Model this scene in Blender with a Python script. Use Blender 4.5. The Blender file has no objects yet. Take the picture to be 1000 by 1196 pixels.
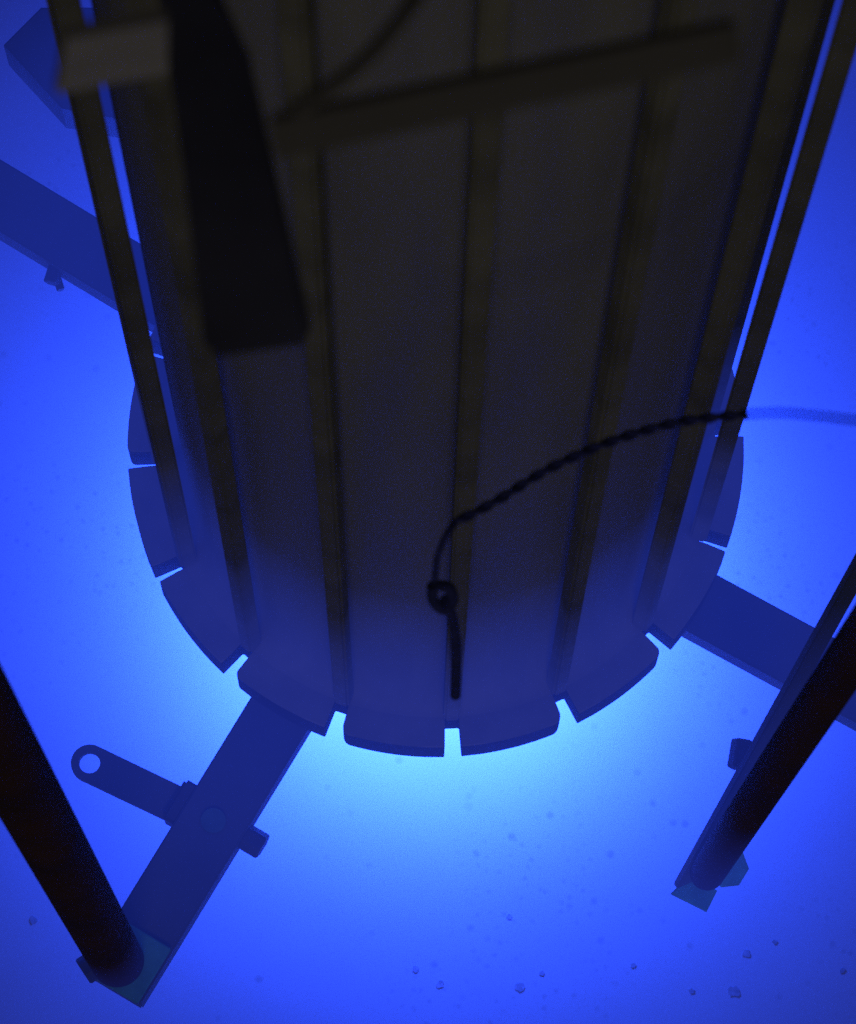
import bpy, bmesh, math, random
from mathutils import Vector, Matrix

random.seed(4)
S = bpy.context.scene
COL = S.collection

# ------------------------------------------------------------------ camera
F = 4822.5                                   # focal length in pixels of the 1000 px wide photograph
EYE = Vector((-0.0539, -1.7125, 6.4185))     # metres, from the centre of the slotted flange
down = Vector((-30.0, -1202.0, -F)).normalized()      # straight down, as the camera sees it
up_c = -down
yc = Vector((0, 1, 0)); yc = (yc - up_c * up_c.y).normalized()
xc = yc.cross(up_c)
ROT = Matrix((xc, yc, up_c))
cd = bpy.data.cameras.new('camera')
cam = bpy.data.objects.new('camera', cd); COL.objects.link(cam)
cam.matrix_world = Matrix.Translation(EYE) @ ROT.to_4x4()
cd.sensor_fit = 'HORIZONTAL'; cd.sensor_width = 36.0; cd.lens = F * 36.0 / 1000.0
cd.clip_start = 0.05; cd.clip_end = 60
cd.dof.use_dof = True; cd.dof.focus_distance = 6.75; cd.dof.aperture_fstop = 11.0
S.camera = cam

# ------------------------------------------------------------------ world, lamps, exposure
W = bpy.data.worlds.new('World'); S.world = W; W.use_nodes = True
bgn = W.node_tree.nodes['Background']
bgn.inputs[0].default_value = (1.0, 0.88, 0.78, 1); bgn.inputs[1].default_value = 0.004

def lamp(name, kind, loc, power, color, **kw):
    d = bpy.data.lights.new(name, kind); d.energy = power; d.color = color
    for k, v in kw.items(): setattr(d, k, v)
    o = bpy.data.objects.new(name, d); COL.objects.link(o); o.location = loc
    return o
# the glow of the core, hidden below the flange
lamp('core_glow', 'AREA', (0, 0.0, -0.62), 66, (0.020, 0.073, 1.0), shape='DISK', size=0.72)
# added fill light, greying the barrel where the surface would reflect the room
l = lamp('barrel_fill', 'AREA', (0.0, -6.0, 4.6), 14, (1.0, 0.92, 0.80), size=2.4)
l.rotation_euler = (Vector((0, 0, 2.6)) - l.location).to_track_quat('-Z', 'Y').to_euler()

vs = S.view_settings
vs.view_transform = 'Standard'; vs.look = 'None'; vs.exposure = 0.0; vs.gamma = 1.0
vs.use_curve_mapping = False
S.cycles.max_bounces = 6; S.cycles.diffuse_bounces = 3; S.cycles.volume_bounces = 1
S.cycles.use_denoising = False; S.cycles.sample_clamp_indirect = 1.0

# ------------------------------------------------------------------ helpers
def ray(px, py):
    return ROT @ Vector((px - 500.0, 598.0 - py, -F))
def at(px, py, z=0.0):
    """the point at height z that the photograph shows at pixel (px, py)"""
    d = ray(px, py)
    return EYE + d * ((z - EYE.z) / d.z)

def material(name, color, rough=0.55, metal=0.0, var=0.25, scale=9.0, bump=0.0, spec=0.4, stain=None, stretch=(1, 1, 1)):
    m = bpy.data.materials.new(name); m.use_nodes = True
    nt = m.node_tree; N = nt.nodes; L = nt.links
    b = N['Principled BSDF']
    b.inputs['Roughness'].default_value = rough; b.inputs['Metallic'].default_value = metal
    b.inputs['Specular IOR Level'].default_value = spec
    tc = N.new('ShaderNodeTexCoord'); mp = N.new('ShaderNodeMapping'); mp.inputs['Scale'].default_value = stretch
    L.new(tc.outputs['Object'], mp.inputs[0])
    n = N.new('ShaderNodeTexNoise'); n.inputs['Scale'].default_value = scale; n.inputs['Detail'].default_value = 6
    L.new(mp.outputs[0], n.inputs['Vector'])
    r = N.new('ShaderNodeValToRGB')
    r.color_ramp.elements[0].position = 0.3; r.color_ramp.elements[1].position = 0.7
    c = Vector(color)
    r.color_ramp.elements[0].color = (*(c * (1 - var)), 1); r.color_ramp.elements[1].color = (*(c * (1 + var)), 1)
    L.new(n.outputs['Fac'], r.inputs[0])
    L.new(r.outputs[0], b.inputs['Base Color'])
    rr = N.new('ShaderNodeMapRange'); rr.inputs['To Min'].default_value = rough - 0.1; rr.inputs['To Max'].default_value = min(1, rough + 0.12)
    L.new(n.outputs['Fac'], rr.inputs[0]); L.new(rr.outputs[0], b.inputs['Roughness'])
    if bump:
        bp = N.new('ShaderNodeBump'); bp.inputs['Strength'].default_value = bump; bp.inputs['Distance'].default_value = 0.002
        L.new(n.outputs['Fac'], bp.inputs['Height']); L.new(bp.outputs[0], b.inputs['Normal'])
    return m

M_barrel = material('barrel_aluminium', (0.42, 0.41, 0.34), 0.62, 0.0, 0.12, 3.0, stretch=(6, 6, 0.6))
M_flange = material('flange_rim_shade', (0.075, 0.08, 0.09), 0.8, 0.0, 0.10, 6.0)
M_bar = material('brown_bar', (0.345, 0.335, 0.25), 0.8, 0.0, 0.25, 7.0, spec=0.03)
M_arm = material('arm_steel', (0.16, 0.19, 0.21), 0.65, 0.0, 0.15, 8.0)
M_bolt = material('bolt_steel', (0.12, 0.14, 0.16), 0.5, 0.0, 0.2, 20.0)
M_post = material('post_dark', (0.10, 0.04, 0.02), 0.8, 0.0, 0.3, 6.0, spec=0.05)
M_green = material('green_pad', (0.18, 0.72, 0.42), 0.8, 0.0, 0.25, 25.0)
M_cord = material('cord_navy', (0.06, 0.07, 0.34), 0.75, 0.0, 0.3, 60.0, spec=0.15)
M_black = material('dark_reflection', (0.06, 0.06, 0.10), 0.8, 0.0, 0.3, 10.0, spec=0.1)
M_dim = material('dim_reflection', (0.22, 0.21, 0.195), 0.85, 0.0, 0.2, 5.0, spec=0.1)
M_pale = material('pale_reflection', (0.50, 0.48, 0.46), 0.8, 0.0, 0.12, 12.0, spec=0.1)

def link(name, bm, mat, parent=None, smooth=None):
    me = bpy.data.meshes.new(name)
    bmesh.ops.recalc_face_normals(bm, faces=bm.faces)
    bm.to_mesh(me); bm.free()
    me.materials.append(mat)
    if smooth is not None:
        me.polygons.foreach_set('use_smooth', [True] * len(me.polygons))
        me.set_sharp_from_angle(angle=math.radians(smooth))
    o = bpy.data.objects.new(name, me); COL.objects.link(o)
    if parent:
        o.parent = parent
        o.location = -parent.location
    return o

def empty(name, loc, label, cat, group=None):
    o = bpy.data.objects.new(name, None); COL.objects.link(o)
    o.location = loc; o.empty_display_size = 0.05
    tag(o, label, cat, group)
    return o
def tag(o, label, cat, group=None):
    o['label'] = label; o['category'] = cat
    if group: o['group'] = group

def prism(bm, pts, z0, z1, bevel=0.0):
    """upright prism over the outline pts (x, y)"""
    a = [bm.verts.new((p[0], p[1], z1)) for p in pts]
    b = [bm.verts.new((p[0], p[1], z0)) for p in pts]
    top = bm.faces.new(a); bm.faces.new(list(reversed(b)))
    n = len(pts)
    for i in range(n):
        bm.faces.new((a[i], b[i], b[(i + 1) % n], a[(i + 1) % n]))
    if bevel:
        es = [e for e in top.edges]
        bmesh.ops.bevel(bm, geom=es, offset=bevel, segments=2, affect='EDGES', clamp_overlap=True)
    return bm

def frame_of(d):
    d = d.normalized()
    u = d.orthogonal().normalized() if abs(d.z) > 0.99 else d.cross(Vector((0, 0, 1))).normalized()
    return u, d.cross(u).normalized()

def tube(bm, pts, r, seg=20, caps=True):
    rings = []
    n = len(pts)
    u = None
    for i, p in enumerate(pts):
        d = (pts[min(i + 1, n - 1)] - pts[max(i - 1, 0)]).normalized()
        if u is None: u, _ = frame_of(d)
        u = (u - d * u.dot(d)).normalized(); v = d.cross(u)
        rad = r[i] if isinstance(r, (list, tuple)) else r
        rings.append([bm.verts.new(p + (u * math.cos(2 * math.pi * k / seg) + v * math.sin(2 * math.pi * k / seg)) * rad) for k in range(seg)])
    for a, b in zip(rings, rings[1:]):
        for k in range(seg):
            bm.faces.new((a[k], a[(k + 1) % seg], b[(k + 1) % seg], b[k]))
    if caps:
        bm.faces.new(list(reversed(rings[0]))); bm.faces.new(rings[-1])
    return bm

def box_along(bm, p, q, u, w, h, bevel=0.004):
    """box from p to q, w wide along u, h along the third axis"""
    d = (q - p).normalized(); u = (u - d * u.dot(d)).normalized(); v = d.cross(u)
    vs_ = []
    for c in (p, q):
        for a, b in ((-1, -1), (1, -1), (1, 1), (-1, 1)):
            vs_.append(bm.verts.new(c + u * (a * w / 2) + v * (b * h / 2)))
    fs = [bm.faces.new([vs_[i] for i in ix]) for ix in ((0, 3, 2, 1), (4, 5, 6, 7), (0, 1, 5, 4), (1, 2, 6, 5), (2, 3, 7, 6), (3, 0, 4, 7))]
    if bevel:
        bmesh.ops.bevel(bm, geom=list({e for f in fs for e in f.edges}), offset=bevel, segments=2, affect='EDGES', clamp_overlap=True)
    return bm

def smooth_path(pts, n=10):
    out = []
    P = [pts[0]] + list(pts) + [pts[-1]]
    for i in range(1, len(P) - 2):
        a, b, c, d = P[i - 1], P[i], P[i + 1], P[i + 2]
        for k in range(n):
            t = k / n
            out.append(0.5 * ((2 * b) + (c - a) * t + (2 * a - 5 * b + 4 * c - d) * t * t + (3 * b - a - 3 * c + d) * t ** 3))
    out.append(pts[-1].copy())
    return out

def polar(deg, r, z=0.0):
    """deg from straight towards the camera's side, growing to the right"""
    t = math.radians(deg)
    return Vector((math.sin(t) * r, -math.cos(t) * r, z))

# ------------------------------------------------------------------ setting: pool floor and the faintly hazy water
FLOOR = -0.90
bm = bmesh.new()
bmesh.ops.create_grid(bm, x_segments=8, y_segments=8, size=6.0)
bmesh.ops.translate(bm, verts=bm.verts, vec=(0, 0, FLOOR))
mf = material('pool_floor', (0.55, 0.57, 0.60), 0.8, 0.0, 0.06, 1.9)
nt = mf.node_tree; N = nt.nodes; L = nt.links
b = N['Principled BSDF']; prev = b.inputs['Base Color'].links[0].from_socket
tc = N.new('ShaderNodeTexCoord')
def stain(scale, lo, hi, dark, mask_scale, seed):
    """small dark specks of settled dirt, gathered in patches"""
    global prev
    v = N.new('ShaderNodeTexVoronoi'); v.inputs['Scale'].default_value = scale
    mp = N.new('ShaderNodeMapping'); mp.inputs['Location'].default_value = (seed, seed * 0.7, 0)
    L.new(tc.outputs['Object'], mp.inputs[0]); L.new(mp.outputs[0], v.inputs['Vector'])
    m1 = N.new('ShaderNodeMapRange'); m1.inputs['From Min'].default_value = lo; m1.inputs['From Max'].default_value = hi
    m1.inputs['To Min'].default_value = 1; m1.inputs['To Max'].default_value = 0
    L.new(v.outputs['Distance'], m1.inputs[0])
    n = N.new('ShaderNodeTexNoise'); n.inputs['Scale'].default_value = mask_scale
    L.new(mp.outputs[0], n.inputs['Vector'])
    m2 = N.new('ShaderNodeMapRange'); m2.inputs['From Min'].default_value = 0.50; m2.inputs['From Max'].default_value = 0.64
    L.new(n.outputs['Fac'], m2.inputs[0])
    mu = N.new('ShaderNodeMath'); mu.operation = 'MULTIPLY'
    L.new(m1.outputs[0], mu.inputs[0]); L.new(m2.outputs[0], mu.inputs[1])
    mx = N.new('ShaderNodeMix'); mx.data_type = 'RGBA'; mx.blend_type = 'MULTIPLY'
    L.new(mu.outputs[0], mx.inputs['Factor']); L.new(prev, mx.inputs['A'])
    mx.inputs['B'].default_value = (dark, dark, dark, 1)
    prev = mx.outputs['Result']
stain(17, 0.06, 0.16, 0.72, 1.7, 3.1)
stain(9, 0.05, 0.11, 0.70, 1.1, 9.4)
stain(46, 0.08, 0.30, 0.80, 2.3, 17.0)
L.new(prev, b.inputs['Base Color'])
o = link('pool_floor', bm, mf); o['kind'] = 'structure'

# ------------------------------------------------------------------ the vessel: barrel, slotted flange, upright bars
R_OUT, R_SLOT, R_IN, R_BAR, T = 0.496, 0.450, 0.402, 0.441, 0.085
PHASE, STEP, SLOT_W = 3.1, 22.5, 0.027
TOP = 4.4
vessel = empty('reactor_vessel', (0, 0, 0), 'tall dark barrel standing on a slotted round flange above the blue glow', 'vessel')
def flange_outline():
    pts = []
    for k in range(16):
        a0 = PHASE + k * STEP
        c = polar(a0, 1.0); t = Vector((math.cos(math.radians(a0)), math.sin(math.radians(a0)), 0))
        h = SLOT_W / 2
        # slot: in along one side, out along the other, corners of some segments rounded
        def corner(sign, rnd):
            # corner between the slot's side and the rim
            ro = math.sqrt(R_OUT ** 2 - h ** 2)
            if not rnd: return [c * ro + t * (sign * h)]
            rr = rnd; out = []
            # centre of the rounding
            hc = h + rr; rc = math.sqrt((R_OUT - rr) ** 2 - hc ** 2)
            base = c * rc + t * (sign * hc)
            a_slot = -t * sign
            a_rim = (base).normalized()
            for i in range(6):
                f = i / 5
                d = (a_slot * (1 - f) + a_rim * f).normalized()
                out.append(base + d * rr)
            return out
        cl = corner(-1, ROUND.get((k, -1), 0.002)); cr = corner(1, ROUND.get((k, 1), 0.002))
        pts += list(reversed(cl))
        pts += [c * (R_SLOT + 0.003) - t * h, c * R_SLOT - t * (h - 0.003), c * R_SLOT + t * (h - 0.003), c * (R_SLOT + 0.003) + t * h]
        pts += cr
        for i in range(1, 9):
            pts.append(polar(a0 + 4.0 + (STEP - 8.0) * (i - 0.5) / 8, R_OUT))
    return pts
# which corners are worn round (slot number, side)
ROUND = {(15, 1): 0.014, (1, -1): 0.016, (2, -1): 0.012, (14, 1): 0.010, (4, 1): 0.008, (12, -1): 0.010}
outl = flange_outline()
bm = bmesh.new()
n = len(outl)
inner = []
for p in outl:
    q = p.normalized() * (R_IN - 0.02); inner.append(q)
vt = [[bm.verts.new((p.x, p.y, z)) for p in ring] for ring, z in ((outl, 0.0), (outl, -T), (inner, -T), (inner, 0.0))]
for j in range(4):
    A, B = vt[j], vt[(j + 1) % 4]
    for i in range(n):
        bm.faces.new((A[i], B[i], B[(i + 1) % n], A[(i + 1) % n]))
rim = [e for e in bm.edges if all(v in set(vt[0]) for v in e.verts)]
bmesh.ops.bevel(bm, geom=rim, offset=0.0018, segments=1, affect='EDGES', clamp_overlap=True)
fl = link('flange', bm, M_barrel, vessel, 25)
fl.data.materials.append(M_flange)              # shade put into the colour of the rim and slot walls
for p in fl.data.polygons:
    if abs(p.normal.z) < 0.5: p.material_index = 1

bm = bmesh.new()
seg = 128
prof = [(R_IN + 0.046 * (1 - math.sin(a)), 0.110 * (1 - math.cos(a))) for a in [i * math.pi / 16 for i in range(8)]] + [(R_IN, 0.11), (R_IN, 1.0), (R_IN, 2.2), (R_IN, 3.4), (R_IN, TOP), (0.0, TOP)]
prev_r = None
for r_, z_ in prof:
    if r_ == 0.0:
        bm.faces.new(prev_r); break
    ring = [bm.verts.new((r_ * math.cos(2 * math.pi * k / seg), r_ * math.sin(2 * math.pi * k / seg), z_)) for k in range(seg)]
    if prev_r:
        for k in range(seg):
            bm.faces.new((prev_r[k], prev_r[(k + 1) % seg], ring[(k + 1) % seg], ring[k]))
    prev_r = ring
link('barrel', bm, M_barrel, vessel, 30)
# closed core shroud below the flange: what the flange sits on
bm = bmesh.new()
for k in range(16):
    a = PHASE + k * STEP
    bm2 = bmesh.new()
    c = polar(a, 1.0); t = Vector((math.cos(math.radians(a)), math.sin(math.radians(a)), 0))
    rb = R_BAR + {3: 0.006, 4: -0.008}.get(k, 0.0)
    box_along(bm2, c * rb + Vector((0, 0, 0.004)), c * rb + Vector((0, 0, TOP - 0.02)), t, 0.026, 0.028, 0.004)
    link('upright_bar', bm2, M_bar, vessel)
bm.free()

# ------------------------------------------------------------------ support arms
AZ = -T - 0.003                       # top of the arms, just under the flange
ARM_W, ARM_H = 0.106, 0.060
def arm_at(deg, r0, r1, label):
    c = polar(deg, 1.0)
    e = empty('radial_girder', c * r1 + Vector((0, 0, AZ - ARM_H)), label, 'girder', 'girders spreading from under the flange')
    t = Vector((math.cos(math.radians(deg)), math.sin(math.radians(deg)), 0))
    z = Vector((0, 0, AZ - ARM_H / 2))
    link('beam', box_along(bmesh.new(), c * r0 + z, c * r1 + z, t, ARM_W, ARM_H, 0.003), M_arm, e)
    return e, c, t
def hexbolt(p, d, length, r, mat=M_bolt, seg=6):
    bm = bmesh.new()
    tube(bm, [p, p + d.normalized() * length], r, seg)
    bmesh.ops.bevel(bm, geom=list(bm.edges), offset=r * 0.12, segments=1, affect='EDGES', clamp_overlap=True)
    return bm

end_ll = at(165, 1150, AZ)
LLD = math.degrees(math.atan2(end_ll.x, -end_ll.y))
print('LL', LLD, end_ll.length, 'R', at(1000, 800, AZ), 'L', at(0, 221, AZ))
a_ll, c, t = arm_at(-30.7, 0.38, 1.005, 'flat radial girder carrying the eye lug, its far end under the dark post')
a_r, c2, t2 = arm_at(60.7, 0.38, 1.10, 'flat radial girder passing behind the leaning post')
a_l, c3, t3 = arm_at(-122.0, 0.38, 1.10, 'flat radial girder running out behind the leaning bars, small bolt below it')
# the lug, its clamp, cross bolt and top bolt on the near arm
pl = at(248, 958, AZ); rl = pl.x * c.x + pl.y * c.y
z = Vector((0, 0, AZ - 0.030))
lug = bmesh.new()
eye = at(105, 892, AZ - 0.025); foot = at(224, 949, AZ - 0.025)
ax = (foot - eye); ax.z = 0; Lg = ax.length; ax.normalize(); side = Vector((-ax.y, ax.x, 0))
RO, RI, SEG = 0.0300, 0.0170, 40
def ringpt(r, k): 
    a = 2 * math.pi * k / SEG
    return ax * (math.cos(a) * r) + side * (math.sin(a) * r)
outer = []
for k in range(SEG):
    a = 2 * math.pi * k / SEG
    p = ringpt(RO, k)
    if math.cos(a) > 0:                       # towards the foot: run along the straight bar
        s = math.sin(a)
        p = side * (RO * max(-1, min(1, s * 1.0))) + ax * (Lg if abs(s) < 0.999 else 0)
    outer.append(p)
z_up, z_dn = AZ - 0.018, AZ - 0.032
base = Vector((eye.x, eye.y, 0))
quad = []
for zz in (z_up, z_dn):
    quad.append(([lug.verts.new(base + p + Vector((0, 0, zz))) for p in outer],
                 [lug.verts.new(base + ringpt(RI, k) + Vector((0, 0, zz))) for k in range(SEG)]))
for k in range(SEG):
    k2 = (k + 1) % SEG
    lug.faces.new((quad[0][0][k], quad[0][0][k2], quad[0][1][k2], quad[0][1][k]))
    lug.faces.new((quad[1][0][k2], quad[1][0][k], quad[1][1][k], quad[1][1][k2]))
    lug.faces.new((quad[0][0][k2], quad[0][0][k], quad[1][0][k], quad[1][0][k2]))
    lug.faces.new((quad[0][1][k], quad[0][1][k2], quad[1][1][k2], quad[1][1][k]))
lug_o = link('eye_lug', lug, M_arm, a_ll)
cl = bmesh.new()
q0 = c * rl - t * (ARM_W / 2 + 0.022) + z; q1 = c * rl - t * (ARM_W / 2 - 0.004) + z
box_along(cl, q0, q1, c, 0.074, 0.052, 0.005)
link('clamp', cl, M_bolt, a_ll)
link('cross_bolt', hexbolt(c * (rl - 0.008) + t * (ARM_W / 2 - 0.002) + z, t, 0.036, 0.023), M_bolt, a_ll)
bm = bmesh.new()
tube(bm, [c * rl + Vector((0, 0, AZ - 0.002)), c * rl + Vector((0, 0, AZ + 0.004))], 0.020, 28)
wo = link('washer', bm, material('washer_steel', (0.14, 0.32, 0.27), 0.7, 0, 0.2, 30), a_ll)
link('bolt_head', hexbolt(c * rl + Vector((0, 0, AZ + 0.004)), Vector((0, 0, 1)), 0.010, 0.012), M_bolt, wo)
# green-tinged foot pad at the arm's end
bm = bmesh.new()
box_along(bm, c * 0.905 + Vector((0, 0, AZ + 0.005)), c * 1.007 + Vector((0, 0, AZ + 0.005)), t, ARM_W - 0.006, 0.008, 0.002)
link('end_plate', bm, M_green, a_ll)
# small bolt beneath the far arm
pb = at(66, 318, AZ - 0.03)
link('cross_bolt', hexbolt(at(68, 305, AZ - 0.03), at(62, 324, AZ - 0.03) - at(68, 305, AZ - 0.03), 0.040, 0.014), M_bolt, a_l)
link('bolt_tail', hexbolt(at(66, 322, AZ - 0.04), at(72, 342, AZ - 0.04) - at(66, 322, AZ - 0.04), 0.026, 0.007, seg=12), M_bolt, a_l)

# ------------------------------------------------------------------ posts
def post_between(name, p, q, r, label):
    e = empty(name, p, label, 'post', 'dark posts around the vessel')
    bm = tube(bmesh.new(), [p, p.lerp(q, 0.5), q], r, 40)
    link('tube', bm, M_post, e, 40)
    return e
p0 = at(137, 1122, AZ + 0.012)
p1 = p0 + Vector((-0.02, 0.0, 2.6))
post_l = post_between('support_post', p0, p1, 0.0425, 'thick dark upright post standing on the end of the arm with the lug')
bm = hexbolt(at(128, 1115, AZ + 0.03), at(96, 1136, AZ + 0.03) - at(128, 1115, AZ + 0.03), 0.050, 0.024)
link('side_bolt', bm, M_bolt, post_l)
pr0 = at(826, 1020, -0.25); pr1 = at(1010, 742, 1.7)
post_r = post_between('support_post', pr0, pr0 + (pr1 - pr0) * 1.5, 0.0285, 'slimmer dark leaning post with green pads at its foot')
d = (pr1 - pr0).normalized()
sd = Vector((-1, -0.55, 0)).normalized()
fb0 = at(800, 1030, -0.30); fb1 = at(930, 796, 0.30)
bm = box_along(bmesh.new(), fb0, fb0 + (fb1 - fb0) * 1.9, Vector((1, 0.6, 0)), 0.040, 0.012, 0.002)
link('flat_bar', bm, M_arm, post_r)
bm = hexbolt(at(863, 898, 0.0), at(869, 862, 0.0) - at(863, 898, 0.0), 0.046, 0.020, seg=6)
link('clamp_bolt', bm, M_bolt, post_r)
bm = bmesh.new()
tube(bm, [at(850, 1014, -0.33), at(850, 1014, -0.33) + Vector((0, 0, 0.018))], 0.034, 7)
link('foot_pad', bm, M_green, post_r)
prism(bm := bmesh.new(), [at(*p, -0.31) for p in ((784, 1043), (826, 1064), (838, 1040), (806, 1022))], -0.325, -0.31, 0.002)
link('foot_pad', bm, M_green, post_r)
# ------------------------------------------------------------------ block behind the bars, upper left
zb = -0.05
pts = [at(*p, zb) for p in ((4, 52), (48, 8), (190, 8), (200, 150), (72, 126))]
bm = prism(bmesh.new(), pts, zb - 0.10, zb, 0.003)
o = link('end_block', bm, M_arm); tag(o, 'dark cornered block half hidden behind the upright bars, beside the pale reflection', 'block')

# ------------------------------------------------------------------ water-surface reflections, built as objects before the barrel
def on_ray(px, py, z): return at(px, py, z)
# slab standing in for a dark reflection in the water surface
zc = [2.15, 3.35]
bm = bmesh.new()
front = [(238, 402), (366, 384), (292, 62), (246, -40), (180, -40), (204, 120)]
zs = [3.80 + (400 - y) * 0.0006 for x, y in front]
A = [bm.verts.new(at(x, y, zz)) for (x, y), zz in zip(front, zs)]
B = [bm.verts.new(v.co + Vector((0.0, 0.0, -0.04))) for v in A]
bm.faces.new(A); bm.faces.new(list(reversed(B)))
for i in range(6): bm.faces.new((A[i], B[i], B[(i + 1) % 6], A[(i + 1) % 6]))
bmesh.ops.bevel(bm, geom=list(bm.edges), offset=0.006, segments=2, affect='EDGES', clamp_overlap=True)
o = link('reflected_case', bm, M_black); tag(o, 'dark tapering water reflection beside the bars, built as a slab before the barrel', 'case')
# plate standing in for a pale patch reflected by the water
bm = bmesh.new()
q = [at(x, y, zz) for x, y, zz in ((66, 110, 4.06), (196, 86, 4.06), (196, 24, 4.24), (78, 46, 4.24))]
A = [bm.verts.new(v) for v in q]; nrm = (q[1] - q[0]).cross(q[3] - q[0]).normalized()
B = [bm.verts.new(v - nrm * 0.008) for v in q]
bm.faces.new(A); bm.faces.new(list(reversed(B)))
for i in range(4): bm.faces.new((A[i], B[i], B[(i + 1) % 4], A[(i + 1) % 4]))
o = link('pale_reflection', bm, M_pale); tag(o, 'small pale rectangular water reflection crossing the dark bars, built as a plate', 'plate')
# thin bar standing in for a beam reflected in the water
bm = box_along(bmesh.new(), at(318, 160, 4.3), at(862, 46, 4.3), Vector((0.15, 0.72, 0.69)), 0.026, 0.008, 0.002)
o = link('reflected_bar', bm, M_dim); tag(o, 'dark water reflection of a beam crossing high in front of the barrel, built as a bar', 'bar')
# curved tube standing in for a dark line reflected in the water
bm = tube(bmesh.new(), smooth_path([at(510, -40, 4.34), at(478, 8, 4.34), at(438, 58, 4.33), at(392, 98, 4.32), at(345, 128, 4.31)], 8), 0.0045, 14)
o = link('reflected_hose', bm, M_dim, None, 60); tag(o, 'dark curved water reflection at the top of the barrel, built as a tube', 'reflected_hose')

# twisted cord with its connector: a water reflection built as a solid thing
cord = empty('reflected_cord', at(535, 605, 2.3), 'water reflection of a twisted cord sagging across the barrel to a small plug, built solid', 'cord')
ZC = 2.3
path = smooth_path([at(x, y, ZC) for x, y in ((872, 484), (800, 492), (740, 507), (690, 525), (635, 551), (585, 582), (548, 602), (532, 608))], 22)
for s in range(2):
    # two strands of the reflected cord, wound round each other
    L_ = [0.0]
    for a, b2 in zip(path, path[1:]): L_.append(L_[-1] + (b2 - a).length)
    pts = []
    for i, p in enumerate(path):
        dd = (path[min(i + 1, len(path) - 1)] - path[max(i - 1, 0)]).normalized()
        u, v = frame_of(dd)
        ph = L_[i] / 0.0105 * math.pi * 0.5 + s * math.pi
        pts.append(p + (u * math.cos(ph) + v * math.sin(ph)) * 0.0028)
    link('reflected_strand', tube(bmesh.new(), pts, 0.0031, 8), M_cord, cord, 60)
ms = bpy.data.materials.new('faint_cord_reflection'); ms.use_nodes = True
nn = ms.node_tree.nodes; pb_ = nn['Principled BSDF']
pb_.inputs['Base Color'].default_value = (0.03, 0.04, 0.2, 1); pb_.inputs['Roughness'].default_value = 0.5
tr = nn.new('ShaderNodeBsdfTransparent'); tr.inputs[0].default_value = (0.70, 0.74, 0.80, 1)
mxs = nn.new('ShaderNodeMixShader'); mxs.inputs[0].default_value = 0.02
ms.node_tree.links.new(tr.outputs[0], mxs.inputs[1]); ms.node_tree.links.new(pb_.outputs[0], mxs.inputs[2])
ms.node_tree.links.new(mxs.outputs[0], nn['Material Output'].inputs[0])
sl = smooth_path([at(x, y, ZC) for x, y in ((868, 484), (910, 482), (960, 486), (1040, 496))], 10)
link('faint_cord_end', tube(bmesh.new(), sl, 0.0065, 14), ms, cord, 60)  # added see-through tube: faint end of the reflected cord over the floor
tail = smooth_path([at(x, y, zz) for x, y, zz in ((534, 607, ZC), (520, 628, ZC), (511, 652, 2.25), (508, 676, 2.18))], 10)
link('reflected_lead', tube(bmesh.new(), tail, 0.0038, 12), M_cord, cord, 60)
pg = bmesh.new()
tube(pg, smooth_path([at(505, 684, 2.14), at(524, 686, 2.12), at(529, 702, 2.10), at(518, 712, 2.09), at(506, 701, 2.11), at(505, 684, 2.14)], 6), 0.0060, 12)
link('reflected_plug_ring', pg, M_cord, cord, 60)
pg = bmesh.new()
tube(pg, smooth_path([at(520, 700, 2.10), at(528, 720, 2.04), at(532, 745, 1.96), at(533, 770, 1.86), at(532, 812, 1.66)], 8), [0.0058] * 17 + [0.0062] * 16, 12)
link('reflected_plug_stem', pg, M_cord, cord, 60)

# dark flecks lying on the floor
M_fleck = material('fleck', (0.38, 0.38, 0.40), 0.9, 0.0, 0.3, 80.0, spec=0.05)
for px, py, rp in ((608, 1153, 6.5), (514, 1150, 4.5), (486, 1132, 4.0), (595, 1071, 3.5), (872, 1114, 5.0), (858, 1158, 7.0), (984, 1134, 3.5), (39, 1075, 5.0), (808, 1158, 3.5), (905, 1100, 3.0), (633, 1137, 3.0), (740, 1128, 3.0)):
    ctr = at(px, py, FLOOR)
    pts = []
    for k in range(14):
        rr = rp / 650.0 * random.uniform(0.7, 1.15); a = 2 * math.pi * k / 14
        pts.append((ctr.x + rr * math.cos(a), ctr.y + rr * math.sin(a)))
    o = link('debris_fleck', prism(bmesh.new(), pts, FLOOR + 0.0005, FLOOR + 0.0012), M_fleck, None, 50)
    tag(o, 'small dark fleck of debris lying on the blue pool floor', 'debris', 'dark flecks on the pool floor')

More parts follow.
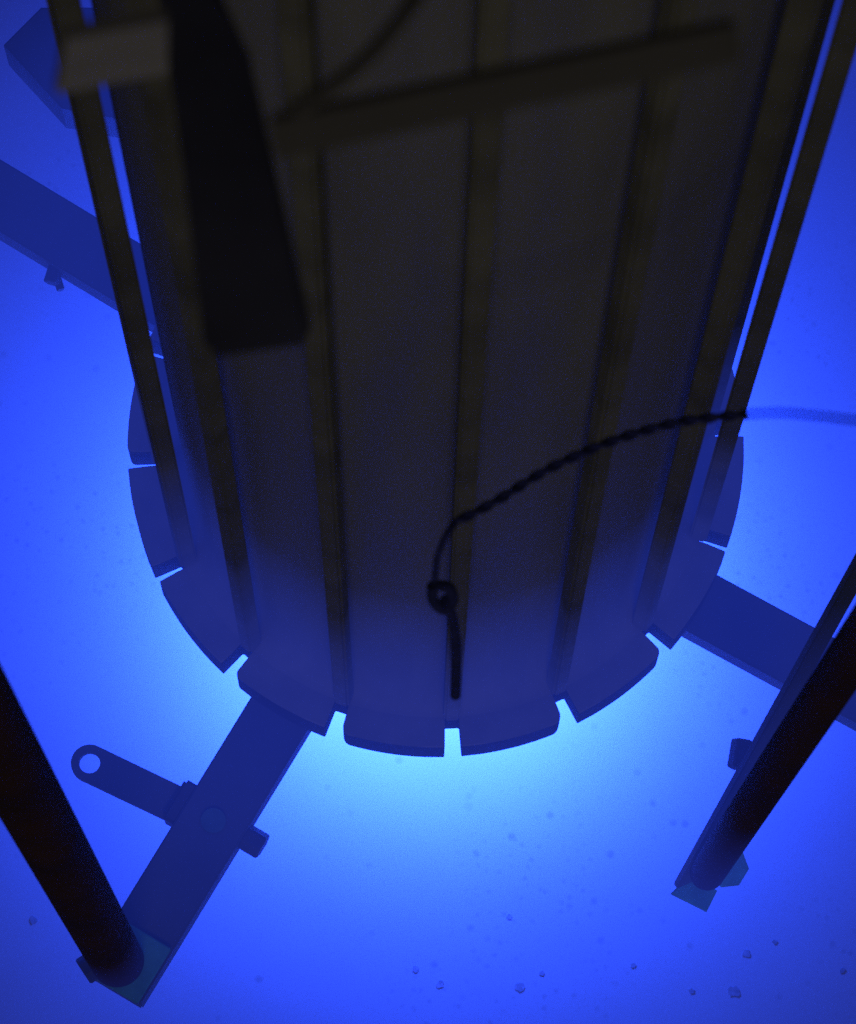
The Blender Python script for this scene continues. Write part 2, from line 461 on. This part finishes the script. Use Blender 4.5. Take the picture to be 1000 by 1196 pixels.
# ------------------------------------------------------------------ the faintly scattering water
bm = bmesh.new()
bmesh.ops.create_cube(bm, size=1.0)
for v in bm.verts:
    v.co = Vector((v.co.x * 13.0, v.co.y * 13.0, -1.9 + (v.co.z + 0.5) * 8.9))
mh = bpy.data.materials.new('hazy_water'); mh.use_nodes = True
nn = mh.node_tree.nodes; nn.remove(nn['Principled BSDF'])
pv = nn.new('ShaderNodeVolumePrincipled')
pv.inputs['Color'].default_value = (0.70, 0.80, 1.0, 1); pv.inputs['Density'].default_value = 0.012
mh.node_tree.links.new(pv.outputs[0], nn['Material Output'].inputs['Volume'])
o = link('haze', bm, mh); o['kind'] = 'stuff'

# ------------------------------------------------------------------ the glowing water around the core
bm = bmesh.new()
G_BASE, G_H = -0.30, 0.92
rings = []
for i in range(25):
    r_ = 0.04 + 1.46 * i / 24
    t_ = min(1, max(0, (r_ - 0.50) / 1.0)); s_ = 1 - t_ * t_ * (3 - 2 * t_)
    rings.append([bm.verts.new((r_ * math.cos(2 * math.pi * k / 64), r_ * math.sin(2 * math.pi * k / 64), G_BASE + G_H * s_ + 0.002)) for k in range(64)])
for a_, b_ in zip(rings, rings[1:]):
    for k in range(64): bm.faces.new((a_[k], b_[k], b_[(k + 1) % 64], a_[(k + 1) % 64]))
bm.faces.new(rings[0])
low = [bm.verts.new((v.co.x, v.co.y, G_BASE)) for v in rings[-1]]
for k in range(64): bm.faces.new((rings[-1][k], low[k], low[(k + 1) % 64], rings[-1][(k + 1) % 64]))
bm.faces.new(list(reversed(low)))
mg = bpy.data.materials.new('glowing_water'); mg.use_nodes = True
nn = mg.node_tree.nodes; nn.remove(nn['Principled BSDF'])
pv = nn.new('ShaderNodeVolumePrincipled')
pv.inputs['Density'].default_value = 0.0
pv.inputs['Emission Color'].default_value = (0.03, 0.075, 1.0, 1); pv.inputs["Emission Strength"].default_value = 0.295
mg.node_tree.links.new(pv.outputs[0], nn['Material Output'].inputs['Volume'])
o = link('glowing_water', bm, mg); o['kind'] = 'stuff'
